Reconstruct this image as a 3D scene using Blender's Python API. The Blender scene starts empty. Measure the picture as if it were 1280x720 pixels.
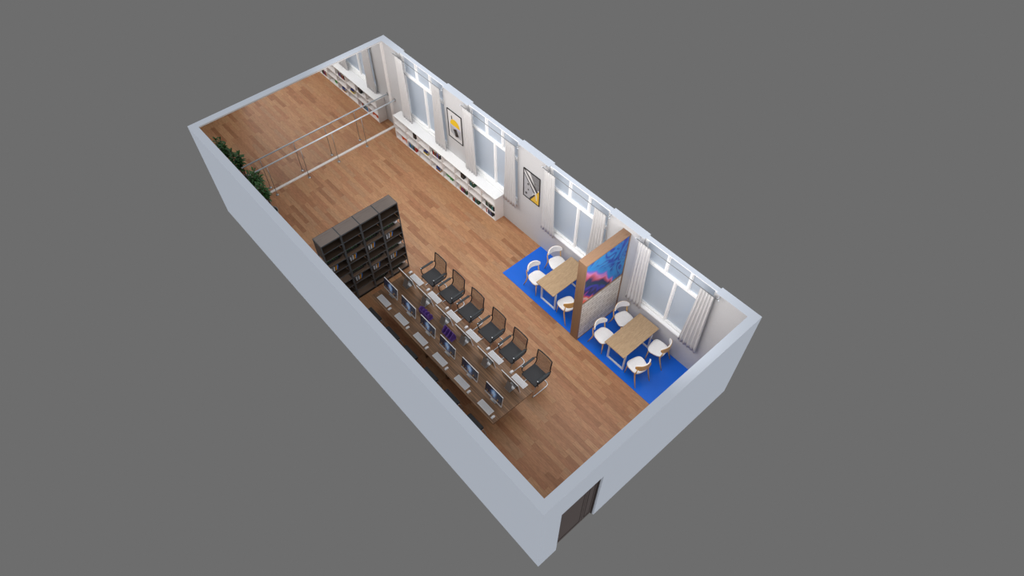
import bpy, bmesh, math, random
from mathutils import Vector, Matrix
random.seed(7)
C = bpy.context.scene.collection
S = bpy.context.scene

# ------------------------------------------------------------------ camera
FPX = 855.78
CAM = Vector((15.1492, -3.04995, 14.12365))
RIGHT = Vector((0.66347954, 0.74819359, -0.00111539))
DOWN = Vector((0.59758456, -0.53081905, -0.60093580))
FWD = Vector((-0.45020839, 0.39804207, -0.79929651))
cd = bpy.data.cameras.new('camera')
cam = bpy.data.objects.new('camera', cd)
C.objects.link(cam)
UP = -DOWN
m = Matrix(((RIGHT.x, UP.x, -FWD.x, CAM.x), (RIGHT.y, UP.y, -FWD.y, CAM.y), (RIGHT.z, UP.z, -FWD.z, CAM.z), (0, 0, 0, 1)))
cam.matrix_world = m
cd.sensor_width = 36
cd.lens = FPX * 36 / 1280
cd.clip_end = 200
S.camera = cam

# ------------------------------------------------------------------ light
ENV = 0.63          # radiance of the bright studio surround above
GREY = 0.153        # grey studio floor and backdrop below the horizon
WINDOW_FILL = 44.0         # watts of each unseen lamp added to brighten a window from inside
S.view_settings.view_transform = 'Standard'
S.view_settings.look = 'None'
S.view_settings.gamma = 1
S.view_settings.use_curve_mapping = False
S.view_settings.exposure = 0.0

w = bpy.data.worlds.new('studio')
S.world = w
w.use_nodes = True
nt = w.node_tree
nt.nodes.clear()
tc = nt.nodes.new('ShaderNodeTexCoord')
sx = nt.nodes.new('ShaderNodeSeparateXYZ')
nt.links.new(tc.outputs['Generated'], sx.inputs[0])
mr = nt.nodes.new('ShaderNodeMapRange'); mr.interpolation_type = 'SMOOTHSTEP'
mr.inputs[1].default_value = -0.10; mr.inputs[2].default_value = -0.32      # bright surround above the horizon, grey studio floor below
nt.links.new(sx.outputs['Z'], mr.inputs[0])
mx = nt.nodes.new('ShaderNodeMix'); mx.data_type = 'RGBA'
mx.inputs[6].default_value = (ENV, ENV, ENV, 1)
mx.inputs[7].default_value = (GREY, GREY, GREY, 1)
nt.links.new(mr.outputs[0], mx.inputs[0])
bg = nt.nodes.new('ShaderNodeBackground')
nt.links.new(mx.outputs[2], bg.inputs[0])
wo = nt.nodes.new('ShaderNodeOutputWorld')
nt.links.new(bg.outputs[0], wo.inputs[0])

kl = bpy.data.lights.new('low_studio_light', 'SUN'); kl.energy = 0.66; kl.angle = math.radians(12)   # soft added fill from the low front, brightening the outside of the near walls
ko = bpy.data.objects.new('low_studio_light', kl); C.objects.link(ko)
ko.rotation_euler = Vector((-0.7, 0.7, 0.16)).to_track_quat('-Z', 'Y').to_euler()

# room measures (metres): x runs from the mirror to the door wall, y from the left wall to the windows
L, W, H, T, TW = 12.493, 5.494, 3.0, 0.195, 0.205
WIN = [(0.80, 2.74), (3.78, 5.71), (6.80, 8.75), (9.79, 11.72)]

def area(name, loc, target, sx, sy, power, col=(1, 1, 1)):
    l = bpy.data.lights.new(name, 'AREA'); l.shape = 'RECTANGLE'; l.size = sx; l.size_y = sy
    l.energy = power; l.color = col
    o = bpy.data.objects.new(name, l); C.objects.link(o)
    o.location = loc
    o.rotation_euler = (Vector(target) - Vector(loc)).to_track_quat('-Z', 'Y').to_euler()
    return o
for k, (a, b) in enumerate(WIN):  # added lamps inside, aimed so only their unlit backs face the camera
    xm = (a + b) / 2
    area('window_wash_light', (xm, 3.7, 3.5), (xm, 5.5, 1.0), 2.4, 1.5, WINDOW_FILL, (1.0, 0.985, 0.97))
for k, (a, b) in enumerate(WIN):      # unseen lamps added outside, above the windows, to brighten that side
    xm = (a + b) / 2
    area('window_sky_light', (xm, 6.75, 4.1), (xm, 5.35, 1.6), 2.0, 0.9, 10.0, (1.0, 1.0, 1.0))

# ------------------------------------------------------------------ helpers
def lin(c):
    return tuple(((v / 255) / 12.92 if v / 255 <= 0.04045 else ((v / 255 + 0.055) / 1.055) ** 2.4) for v in c)

class N:
    """tiny node builder"""
    def __init__(s, name):
        s.m = bpy.data.materials.new(name); s.m.use_nodes = True
        s.t = s.m.node_tree; s.p = s.t.nodes['Principled BSDF']
    def n(s, typ, **kw):
        x = s.t.nodes.new('ShaderNode' + typ)
        for k, v in kw.items(): setattr(x, k, v)
        return x
    def l(s, a, b): s.t.links.new(a, b)
    def math(s, op, a, b=None, c=None):
        x = s.n('Math', operation=op)
        for i, v in enumerate((a, b, c)):
            if v is None: continue
            if isinstance(v, (int, float)): x.inputs[i].default_value = v
            else: s.l(v, x.inputs[i])
        return x.outputs[0]
    def ramp(s, fac, stops, interp='LINEAR'):
        r = s.n('ValToRGB'); r.color_ramp.interpolation = interp
        e = r.color_ramp.elements
        while len(e) < len(stops): e.new(0.5)
        for i, (p, c) in enumerate(stops): e[i].position = p; e[i].color = (*c, 1)
        s.l(fac, r.inputs[0]); return r.outputs[0]
    def coords(s, out='Object'):
        return s.n('TexCoord').outputs[out]

def mat(name, col, rough=0.5, metal=0.0, noise=0.0, scale=40, spec=0.5, bump=0.0, stretch=(1, 1, 1)):
    b = N(name); c = lin(col)
    b.p.inputs['Roughness'].default_value = rough
    b.p.inputs['Metallic'].default_value = metal
    b.p.inputs['Specular IOR Level'].default_value = spec
    b.p.inputs['Base Color'].default_value = (*c, 1)
    mp = b.n('Mapping'); mp.inputs['Scale'].default_value = stretch
    b.l(b.coords(), mp.inputs[0])
    no = b.n('TexNoise'); no.inputs['Scale'].default_value = scale; no.inputs['Detail'].default_value = 4
    b.l(mp.outputs[0], no.inputs['Vector'])
    if noise:
        r = b.ramp(no.outputs[0], [(0.3, tuple(max(0, v * (1 - noise)) for v in c)), (0.7, tuple(min(1, v * (1 + noise)) for v in c))])
        b.l(r, b.p.inputs['Base Color'])
    if bump:
        bu = b.n('Bump'); bu.inputs['Strength'].default_value = bump; bu.inputs['Distance'].default_value = 0.01
        b.l(no.outputs[0], bu.inputs['Height']); b.l(bu.outputs[0], b.p.inputs['Normal'])
    return b.m

def planks(name, cols, pw, pl, rough, along='x', grain=0.12, gscale=(3, 40, 40), gap=0.25):
    b = N(name)
    sp = b.n('SeparateXYZ'); b.l(b.coords(), sp.inputs[0])
    u, v = (sp.outputs[0], sp.outputs[1]) if along == 'x' else (sp.outputs[1], sp.outputs[0])
    r = b.math('DIVIDE', v, pw); row = b.math('FLOOR', r)
    wn = b.n('TexWhiteNoise', noise_dimensions='1D'); b.l(row, wn.inputs['W'])
    cu = b.math('ADD', b.math('DIVIDE', u, pl), b.math('MULTIPLY', wn.outputs[0], 7.3))
    colm = b.math('FLOOR', cu)
    cb = b.n('CombineXYZ'); b.l(row, cb.inputs[0]); b.l(colm, cb.inputs[1])
    w2 = b.n('TexWhiteNoise', noise_dimensions='2D'); b.l(cb.outputs[0], w2.inputs['Vector'])
    base = b.ramp(w2.outputs[0], [(i / (len(cols) - 1), lin(c)) for i, c in enumerate(cols)])
    mp = b.n('Mapping'); mp.inputs['Scale'].default_value = gscale if along == 'x' else (gscale[1], gscale[0], gscale[2])
    b.l(b.coords(), mp.inputs[0])
    ad = b.n('VectorMath', operation='ADD'); b.l(mp.outputs[0], ad.inputs[0])
    sc = b.n('VectorMath', operation='SCALE'); b.l(w2.outputs[1], sc.inputs[0]); sc.inputs['Scale'].default_value = 30
    b.l(sc.outputs[0], ad.inputs[1])
    no = b.n('TexNoise'); no.inputs['Scale'].default_value = 1; no.inputs['Detail'].default_value = 5
    b.l(ad.outputs[0], no.inputs['Vector'])
    g = b.ramp(no.outputs[0], [(0.3, (1 - grain,) * 3), (0.7, (1 + grain,) * 3)])
    mx = b.n('Mix', data_type='RGBA', blend_type='MULTIPLY'); mx.inputs[0].default_value = 1; mx.clamp_result = False
    b.l(base, mx.inputs[6]); b.l(g, mx.inputs[7])
    fr = b.math('FRACT', r); e1 = b.math('MINIMUM', fr, b.math('SUBTRACT', 1, fr))
    fu = b.math('FRACT', cu); e2 = b.math('MINIMUM', fu, b.math('SUBTRACT', 1, fu))
    e = b.math('MINIMUM', b.math('MULTIPLY', e1, pw), b.math('MULTIPLY', e2, pl))
    k = b.math('LESS_THAN', e, 0.0022)
    m2 = b.n('Mix', data_type='RGBA', blend_type='MULTIPLY'); b.l(b.math('MULTIPLY', k, gap), m2.inputs[0])
    b.l(mx.outputs[2], m2.inputs[6]); m2.inputs[7].default_value = (0.25, 0.18, 0.12, 1)
    b.l(m2.outputs[2], b.p.inputs['Base Color'])
    b.p.inputs['Roughness'].default_value = rough
    b.p.inputs['Specular IOR Level'].default_value = 0.35
    return b.m

def woodgrain(name, cols, rough, scale=(2.2, 26, 26), warp=1.5):
    b = N(name)
    mp = b.n('Mapping'); mp.inputs['Scale'].default_value = scale; b.l(b.coords(), mp.inputs[0])
    no = b.n('TexNoise'); no.inputs['Scale'].default_value = 1; no.inputs['Detail'].default_value = 6; no.inputs['Roughness'].default_value = 0.6
    no.inputs['Distortion'].default_value = warp
    b.l(mp.outputs[0], no.inputs['Vector'])
    b.l(b.ramp(no.outputs[0], [(0.28 + 0.44 * i / (len(cols) - 1), lin(c)) for i, c in enumerate(cols)]), b.p.inputs['Base Color'])
    b.p.inputs['Roughness'].default_value = rough
    return b.m

M = {}
M['exterior'] = mat('pale blue painted plaster', (207, 215, 228), 0.9, noise=0.0, spec=0.1)
M['interior'] = mat('off white wall paint', (198, 197, 198), 0.85, noise=0.03, scale=60, spec=0.2)
M['white_gloss'] = mat('white window enamel', (253, 253, 253), 0.4, noise=0.0)
M['shelf_white'] = mat('white laminate', (232, 228, 226), 0.5, noise=0.02)
M['stone'] = mat('white speckled sill top', (238, 238, 238), 0.5, noise=0.04, scale=45)
M['curtain'] = mat('light grey curtain linen', (208, 206, 206), 0.95, noise=0.02, scale=30, spec=0.1)
M['chrome'] = mat('polished chrome', (214, 220, 226), 0.32, 0.85)
M['rail'] = mat('satin silver tube', (222, 231, 240), 0.35, 0.1)
M['rod'] = mat('satin grey rod', (132, 134, 138), 0.4, 0.3)
M['steel'] = mat('brushed steel', (170, 172, 175), 0.35, 1.0)
M['mesh_dark'] = mat('black mesh', (48, 48, 50), 0.9, noise=0.2, scale=90)
M['navy'] = mat('dark navy frame', (18, 30, 38), 0.45)
M['seat_cloth'] = mat('charcoal seat cloth', (70, 71, 74), 0.95, noise=0.18, scale=70)
M['black'] = mat('black plastic', (16, 16, 18), 0.4)
M['kb_white'] = mat('white keyboard plastic', (232, 232, 235), 0.45)
M['kb_key'] = mat('pale grey keycap', (212, 213, 217), 0.5)
M['aluminium'] = mat('monitor aluminium', (176, 178, 182), 0.3, 0.75)
M['back_gloss'] = mat('mirror-bright monitor back', (190, 188, 186), 0.08, 1.0)
M['purple'] = mat('purple card', (112, 78, 166), 0.6, noise=0.08, scale=25)
M['chair_white'] = mat('white upholstered shell', (246, 245, 245), 0.7, noise=0.05, scale=60)
M['oak'] = woodgrain('light oak', [(222, 170, 96), (230, 180, 106), (236, 192, 120)], 0.5)
M['table_oak'] = woodgrain('weathered oak table top', [(140, 112, 82), (186, 158, 124), (162, 134, 102), (200, 172, 136)], 0.55, (34, 3.0, 34))
M['walnut'] = woodgrain('dark walnut desk', [(80, 57, 40), (144, 108, 77), (100, 73, 52), (156, 119, 87), (108, 80, 57)], 0.5, (0.45, 20, 20), 0.15)
M['partition_wood'] = woodgrain('brown partition veneer', [(126, 96, 74), (148, 115, 89), (138, 106, 81)], 0.5, (26, 2, 2))
M['case_board'] = woodgrain('dark brown bookcase board', [(66, 53, 44), (80, 65, 54), (72, 59, 49)], 0.55, (20, 1.6, 20))
M['case_open'] = woodgrain('brown open shelf board', [(108, 88, 74), (124, 102, 86), (116, 94, 80)], 0.55, (20, 1.6, 20))  # lighter than the other boards: light through the open rows put into colour
M['case_top'] = woodgrain('taupe bookcase top board', [(120, 108, 102), (132, 120, 114), (126, 114, 108)], 0.5, (20, 1.6, 20))
M['case_frame'] = mat('slate metal frame', (82, 86, 90), 0.45, noise=0.05)
M['leaf'] = mat('green leaf', (46, 92, 40), 0.5, noise=0.35, scale=8)
M['leaf_dark'] = mat('dark green sprig', (70, 132, 50), 0.6, noise=0.3, scale=30)
M['stem'] = mat('brown stem', (84, 66, 46), 0.8)
M['pot'] = mat('grey planter ceramic', (150, 148, 145), 0.6)
M['soil'] = mat('dark soil', (42, 32, 25), 0.95, noise=0.3)
M['trough'] = mat('black planter trough', (38, 36, 34), 0.7)
M['blue_floor'] = mat('glossy blue vinyl', (12, 104, 222), 0.32, noise=0.02, scale=5)
M['edge_brown'] = mat('brown edging strip', (150, 100, 58), 0.5)
M['door_brown'] = mat('dark brown door veneer', (84, 73, 71), 0.5, noise=0.08, scale=60, stretch=(1, 1, 0.3))
M['door_dark'] = mat('near black door frame', (52, 42, 40), 0.5)
M['frame_black'] = mat('black picture frame', (24, 24, 26), 0.4)
M['poster_bg'] = mat('pale poster paper', (208, 206, 206), 0.7, noise=0.02)
M['poster_grey'] = mat('grey print', (168, 168, 172), 0.7, noise=0.06, scale=20)
M['poster_mid'] = mat('mid grey print', (120, 120, 122), 0.7, noise=0.25, scale=14)
M['poster_dark'] = mat('charcoal print', (60, 60, 62), 0.7, noise=0.2, scale=30)
M['poster_yellow'] = mat('yellow print', (226, 184, 30), 0.7, noise=0.04)
M['poster_ochre'] = mat('ochre print', (218, 176, 62), 0.7, noise=0.04)
M['poster_lilac'] = mat('lilac print', (184, 182, 206), 0.7)
M['floor_wood'] = planks('laminate floor', [(152, 106, 75), (160, 112, 80), (174, 130, 94), (171, 122, 89), (182, 138, 101), (165, 115, 83), (178, 135, 98), (169, 129, 97), (181, 135, 98)], 0.118, 0.88, 0.42, grain=0.17, gscale=(8, 42, 42), gap=0.3)

def glass():
    b = N('frosted window glass')
    t = b.n('BsdfTransparent'); d = b.n('BsdfDiffuse'); d.inputs[0].default_value = (*lin((220, 229, 240)), 1)
    tr = b.n('BsdfTranslucent'); tr.inputs[0].default_value = (*lin((220, 229, 240)), 1)
    m1 = b.n('MixShader'); m1.inputs[0].default_value = 0.45; b.l(d.outputs[0], m1.inputs[1]); b.l(tr.outputs[0], m1.inputs[2])
    m2 = b.n('MixShader'); m2.inputs[0].default_value = 0.68; b.l(t.outputs[0], m2.inputs[1]); b.l(m1.outputs[0], m2.inputs[2])
    g = b.n('BsdfGlossy'); g.inputs['Roughness'].default_value = 0.05
    m3 = b.n('MixShader'); m3.inputs[0].default_value = 0.04; b.l(m2.outputs[0], m3.inputs[1]); b.l(g.outputs[0], m3.inputs[2])
    b.l(m3.outputs[0], b.t.nodes['Material Output'].inputs[0])
    return b.m
M['glass'] = glass()

def mirror():
    b = N('mirror glass')
    b.p.inputs['Metallic'].default_value = 1; b.p.inputs['Roughness'].default_value = 0.0
    b.p.inputs['Base Color'].default_value = (0.86, 0.86, 0.86, 1)
    return b.m
M['mirror'] = mirror()

def meshback():
    b = N('see-through brown grey chair mesh')
    t = b.n('BsdfTransparent'); d = b.n('BsdfDiffuse'); d.inputs[0].default_value = (*lin((96, 86, 82)), 1)
    m1 = b.n('MixShader'); m1.inputs[0].default_value = 0.32; b.l(t.outputs[0], m1.inputs[1]); b.l(d.outputs[0], m1.inputs[2])
    b.l(m1.outputs[0], b.t.nodes['Material Output'].inputs[0])
    return b.m
M['meshback'] = meshback()

def brick():
    b = N('white painted brick')
    mp = b.n('Mapping'); mp.inputs['Rotation'].default_value = (0, 0, 0)
    sp = b.n('SeparateXYZ'); b.l(b.coords(), sp.inputs[0])
    cb = b.n('CombineXYZ'); b.l(sp.outputs[1], cb.inputs[0]); b.l(sp.outputs[2], cb.inputs[1])
    br = b.n('TexBrick'); b.l(cb.outputs[0], br.inputs['Vector'])
    br.inputs['Scale'].default_value = 1; br.inputs['Brick Width'].default_value = 0.29; br.inputs['Row Height'].default_value = 0.1
    br.inputs['Mortar Size'].default_value = 0.008; br.inputs['Mortar Smooth'].default_value = 0.3
    br.inputs['Color1'].default_value = (*lin((236, 231, 224)), 1); br.inputs['Color2'].default_value = (*lin((218, 211, 202)), 1)
    br.inputs['Mortar'].default_value = (*lin((168, 160, 152)), 1)
    b.l(br.outputs[0], b.p.inputs['Base Color']); b.p.inputs['Roughness'].default_value = 0.8
    bu = b.n('Bump'); bu.inputs['Strength'].default_value = 0.5; bu.inputs['Distance'].default_value = 0.01; bu.invert = True
    b.l(br.outputs['Fac'], bu.inputs['Height']); b.l(bu.outputs[0], b.p.inputs['Normal'])
    return b.m
M['brick'] = brick()

def fluid_art():
    """flowing paint print: cyan and blue swirls over a pink ridge and dark folds; object coords = world metres"""
    b = N('abstract flowing paint print')
    sp = b.n('SeparateXYZ'); b.l(b.coords(), sp.inputs[0])
    u = b.math('DIVIDE', b.math('SUBTRACT', sp.outputs[1], 4.14), 1.33)
    v = b.math('DIVIDE', b.math('SUBTRACT', sp.outputs[2], 1.49), 1.35)
    cb = b.n('CombineXYZ'); b.l(u, cb.inputs[0]); b.l(v, cb.inputs[1])
    n1 = b.n('TexNoise'); n1.inputs['Scale'].default_value = 1.9; n1.inputs['Detail'].default_value = 1.2; n1.inputs['Distortion'].default_value = 1.3
    b.l(cb.outputs[0], n1.inputs['Vector'])
    # distance above the ridge that runs from upper left to lower right
    s = b.math('ADD', v, b.math('MULTIPLY', u, 0.95))
    s2 = b.math('ADD', s, b.math('MULTIPLY', b.math('SUBTRACT', n1.outputs[0], 0.5), 0.8))
    st = b.ramp(b.math('DIVIDE', s2, 2.0), [(0.02, lin((240, 100, 80))), (0.07, lin((225, 190, 190))), (0.09, lin((230, 80, 60))), (0.13, lin((30, 30, 150))), (0.17, lin((22, 24, 60))), (0.21, lin((50, 50, 180))),
        (0.26, lin((14, 60, 80))), (0.30, lin((30, 40, 100))), (0.34, lin((200, 90, 110))), (0.375, lin((225, 130, 185))), (0.405, lin((110, 110, 215))), (0.43, lin((36, 140, 215))),
        (0.60, lin((40, 140, 205))), (1.0, lin((34, 120, 205)))])
    n2 = b.n('TexNoise'); n2.inputs['Scale'].default_value = 1.35; n2.inputs['Detail'].default_value = 1.0; n2.inputs['Distortion'].default_value = 3.2
    b.l(cb.outputs[0], n2.inputs['Vector'])
    band = b.ramp(n2.outputs[0], [(0.34, (0, 0, 0)), (0.405, (1, 1, 1)), (0.46, (0.15, 0.15, 0.15)), (0.53, (0, 0, 0)), (0.58, (1, 1, 1)), (0.64, (0.1, 0.1, 0.1))])
    hi = b.n('MapRange'); hi.inputs[1].default_value = 0.88; hi.inputs[2].default_value = 1.05; b.l(s2, hi.inputs[0])
    mx = b.n('Mix', data_type='RGBA'); b.l(b.math('MULTIPLY', band, hi.outputs[0]), mx.inputs[0]); b.l(st, mx.inputs[6]); mx.inputs[7].default_value = (*lin((24, 36, 160)), 1)
    b.l(mx.outputs[2], b.p.inputs['Base Color']); b.p.inputs['Roughness'].default_value = 0.35
    return b.m
M['art'] = fluid_art()

def screen():
    """desktop picture: dark navy with a pale blue glowing shape and amber specks, object coords of the screen mesh"""
    b = N('lit screen wallpaper')
    co = b.coords()
    mp = b.n('Mapping'); mp.inputs['Location'].default_value = (0.0, 0, -0.02); mp.inputs['Scale'].default_value = (7.0, 0, 4.0); mp.inputs['Rotation'].default_value = (0, 0.25, 0)
    b.l(co, mp.inputs[0])
    no = b.n('TexNoise'); no.inputs['Scale'].default_value = 14; no.inputs['Detail'].default_value = 3; b.l(co, no.inputs['Vector'])
    ln = b.n('VectorMath', operation='LENGTH'); b.l(mp.outputs[0], ln.inputs[0])
    d = b.math('ADD', ln.outputs['Value'], b.math('MULTIPLY', b.math('SUBTRACT', no.outputs[0], 0.5), 0.9))
    c1 = b.ramp(d, [(0.0, lin((140, 134, 146))), (0.15, lin((128, 152, 180))), (0.42, lin((84, 110, 146))), (0.6, lin((36, 50, 78))), (0.9, lin((20, 25, 40)))])
    n2 = b.n('TexNoise'); n2.inputs['Scale'].default_value = 26; b.l(co, n2.inputs['Vector'])
    sp = b.n('SeparateXYZ'); b.l(co, sp.inputs[0])
    lo = b.math('MULTIPLY', b.math('GREATER_THAN', n2.outputs[0], 0.56), b.math('LESS_THAN', sp.outputs[2], -0.05))
    mx = b.n('Mix', data_type='RGBA'); b.l(lo, mx.inputs[0]); b.l(c1, mx.inputs[6]); mx.inputs[7].default_value = (*lin((130, 96, 50)), 1)
    b.l(mx.outputs[2], b.p.inputs['Emission Color']); b.p.inputs['Emission Strength'].default_value = 0.75
    b.p.inputs['Base Color'].default_value = (0.01, 0.01, 0.015, 1); b.p.inputs['Roughness'].default_value = 0.25
    return b.m
M['screen'] = screen()

class MB:
    def __init__(s): s.v = []; s.f = []; s.mi = []; s.sm = []; s.cur = 0
    def add(s, vs, fs, smooth=False):
        o = len(s.v); s.v += [tuple(v) for v in vs]
        for f in fs: s.f.append([i + o for i in f]); s.mi.append(s.cur); s.sm.append(smooth)
        return s
    def mat(s, i): s.cur = i; return s
    def box(s, x0, x1, y0, y1, z0, z1, bev=0.0):
        if bev <= 0:
            return s.add([(x0, y0, z0), (x1, y0, z0), (x1, y1, z0), (x0, y1, z0), (x0, y0, z1), (x1, y0, z1), (x1, y1, z1), (x0, y1, z1)],
                         [(0, 3, 2, 1), (4, 5, 6, 7), (0, 1, 5, 4), (1, 2, 6, 5), (2, 3, 7, 6), (3, 0, 4, 7)])
        b = bmesh.new(); bmesh.ops.create_cube(b, size=1)
        for v in b.verts: v.co = Vector(((x0 + x1) / 2 + v.co.x * (x1 - x0), (y0 + y1) / 2 + v.co.y * (y1 - y0), (z0 + z1) / 2 + v.co.z * (z1 - z0)))
        bmesh.ops.bevel(b, geom=b.edges[:], offset=bev, segments=2, affect='EDGES', profile=0.5)
        b.verts.index_update()
        s.add([v.co[:] for v in b.verts], [[v.index for v in f.verts] for f in b.faces]); b.free()
        return s
    def obox(s, c, ax, ay, az, hx, hy, hz):
        c = Vector(c); ax, ay, az = Vector(ax).normalized(), Vector(ay).normalized(), Vector(az).normalized()
        vs = [c + ax * hx * i + ay * hy * j + az * hz * k for i, j, k in ((-1, -1, -1), (1, -1, -1), (1, 1, -1), (-1, 1, -1), (-1, -1, 1), (1, -1, 1), (1, 1, 1), (-1, 1, 1))]
        return s.add(vs, [(0, 3, 2, 1), (4, 5, 6, 7), (0, 1, 5, 4), (1, 2, 6, 5), (2, 3, 7, 6), (3, 0, 4, 7)])
    def tube(s, pts, r, n=10, cap=True):
        P = [Vector(p) for p in pts]; rs = r if isinstance(r, (list, tuple)) else [r] * len(P)
        vs = []; fs = []; up = None
        for i, p in enumerate(P):
            t = ((P[min(i + 1, len(P) - 1)] - P[max(i - 1, 0)])).normalized()
            if up is None:
                up = Vector((0, 0, 1)) if abs(t.z) < 0.9 else Vector((1, 0, 0))
            a = (up - t * up.dot(t)).normalized(); b_ = t.cross(a); up = a
            for k in range(n):
                th = 2 * math.pi * k / n; vs.append(p + (a * math.cos(th) + b_ * math.sin(th)) * rs[i])
        for i in range(len(P) - 1):
            for k in range(n): fs.append((i * n + k, i * n + (k + 1) % n, (i + 1) * n + (k + 1) % n, (i + 1) * n + k))
        if cap: fs += [tuple(range(n - 1, -1, -1)), tuple((len(P) - 1) * n + k for k in range(n))]
        return s.add(vs, fs, True)
    def lathe(s, prof, c=(0, 0, 0), n=16):
        vs = []; fs = []
        for r, z in prof:
            for k in range(n): th = 2 * math.pi * k / n; vs.append((c[0] + r * math.cos(th), c[1] + r * math.sin(th), c[2] + z))
        for i in range(len(prof) - 1):
            for k in range(n): fs.append((i * n + k, i * n + (k + 1) % n, (i + 1) * n + (k + 1) % n, (i + 1) * n + k))
        fs.append(tuple(range(n - 1, -1, -1))); fs.append(tuple((len(prof) - 1) * n + k for k in range(n)))
        return s.add(vs, fs, True)
    def prism(s, pts, axis, a, b):
        """polygon pts in the two other axes extruded from a to b along axis"""
        def P(p, t):
            return {'x': (t, p[0], p[1]), 'y': (p[0], t, p[1]), 'z': (p[0], p[1], t)}[axis]
        n = len(pts); vs = [P(p, a) for p in pts] + [P(p, b) for p in pts]
        return s.add(vs, [tuple(range(n - 1, -1, -1)), tuple(range(n, 2 * n))] + [(i, (i + 1) % n, n + (i + 1) % n, n + i) for i in range(n)])
    def xf(s, mtx):
        s.v = [tuple(mtx @ Vector(v)) for v in s.v]; return s
    def build(s, name, mats, parent=None, loc=None):
        me = bpy.data.meshes.new(name); me.from_pydata(s.v, [], s.f)
        for m_ in (mats if isinstance(mats, (list, tuple)) else [mats]): me.materials.append(m_)
        for i, p in enumerate(me.polygons): p.material_index = s.mi[i]; p.use_smooth = s.sm[i]
        bm = bmesh.new(); bm.from_mesh(me); bmesh.ops.recalc_face_normals(bm, faces=bm.faces[:]); bm.to_mesh(me); bm.free()
        o = bpy.data.objects.new(name, me); C.objects.link(o)
        if parent: o.parent = parent
        if loc: o.location = loc
        return o

def tag(o, label=None, cat=None, group=None, kind=None):
    if label: o['label'] = label
    if cat: o['category'] = cat
    if group: o['group'] = group
    if kind: o['kind'] = kind
    return o
def empty(name, loc=(0, 0, 0), rz=0):
    o = bpy.data.objects.new(name, None); C.objects.link(o); o.location = loc; o.rotation_euler = (0, 0, rz); o.empty_display_size = 0.1
    return o
def copy_tree(o, parent=None):
    c = o.copy(); C.objects.link(c)
    if parent: c.parent = parent
    for ch in [q for q in bpy.data.objects if q.parent == o]: copy_tree(ch, c)
    return c
def struct(o, label=None):
    o['kind'] = 'structure'
    if label: o['label'] = label
    return o

# ------------------------------------------------------------------ the shell
struct(MB().box(0, L, 0, W, -0.03, 0).build('floor', M['floor_wood']), 'reddish brown laminate plank floor of the long room')

def two_tone(name, inner_test, mb, label):
    """exterior paint outside and on top, off-white paint on the faces that look into the room"""
    o = mb.build(name, [M['exterior'], M['interior']])
    for p in o.data.polygons:
        if inner_test(p.center, p.normal): p.material_index = 1
    return struct(o, label)
two_tone('wall_left', lambda c, n: n.y > 0.9, MB().box(-T, L + T, -T, 0, -0.03, H), 'long pale blue wall nearest the camera')
two_tone('wall_far', lambda c, n: n.x > 0.9, MB().box(-T, -0.001, 0, W, -0.03, H), 'short end wall that carries the mirror')
dy0, dy1, dz = 0.29, 1.36, 2.06
mb = MB().box(L, L + T, 0, dy0, -0.03, H).box(L, L + T, dy0, dy1, dz, H).box(L, L + T, dy1, W, -0.03, H)
two_tone('wall_near', lambda c, n: n.x < -0.9, mb, 'short end wall with the dark door')
SILL = 0.88
mb = MB(); xs = [-T] + [v for ab in WIN for v in ab] + [L + T]
for i in range(0, len(xs), 2): mb.box(xs[i], xs[i + 1], W, W + TW, -0.03, H)
for a, b in WIN: mb.box(a, b, W, W + 0.17, -0.03, SILL - 0.04)
two_tone('wall_window', lambda c, n: (n.y < -0.9 or abs(n.x) > 0.9) and -0.1 < c.x < L + 0.1, mb, 'long wall with four tall windows')

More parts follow.
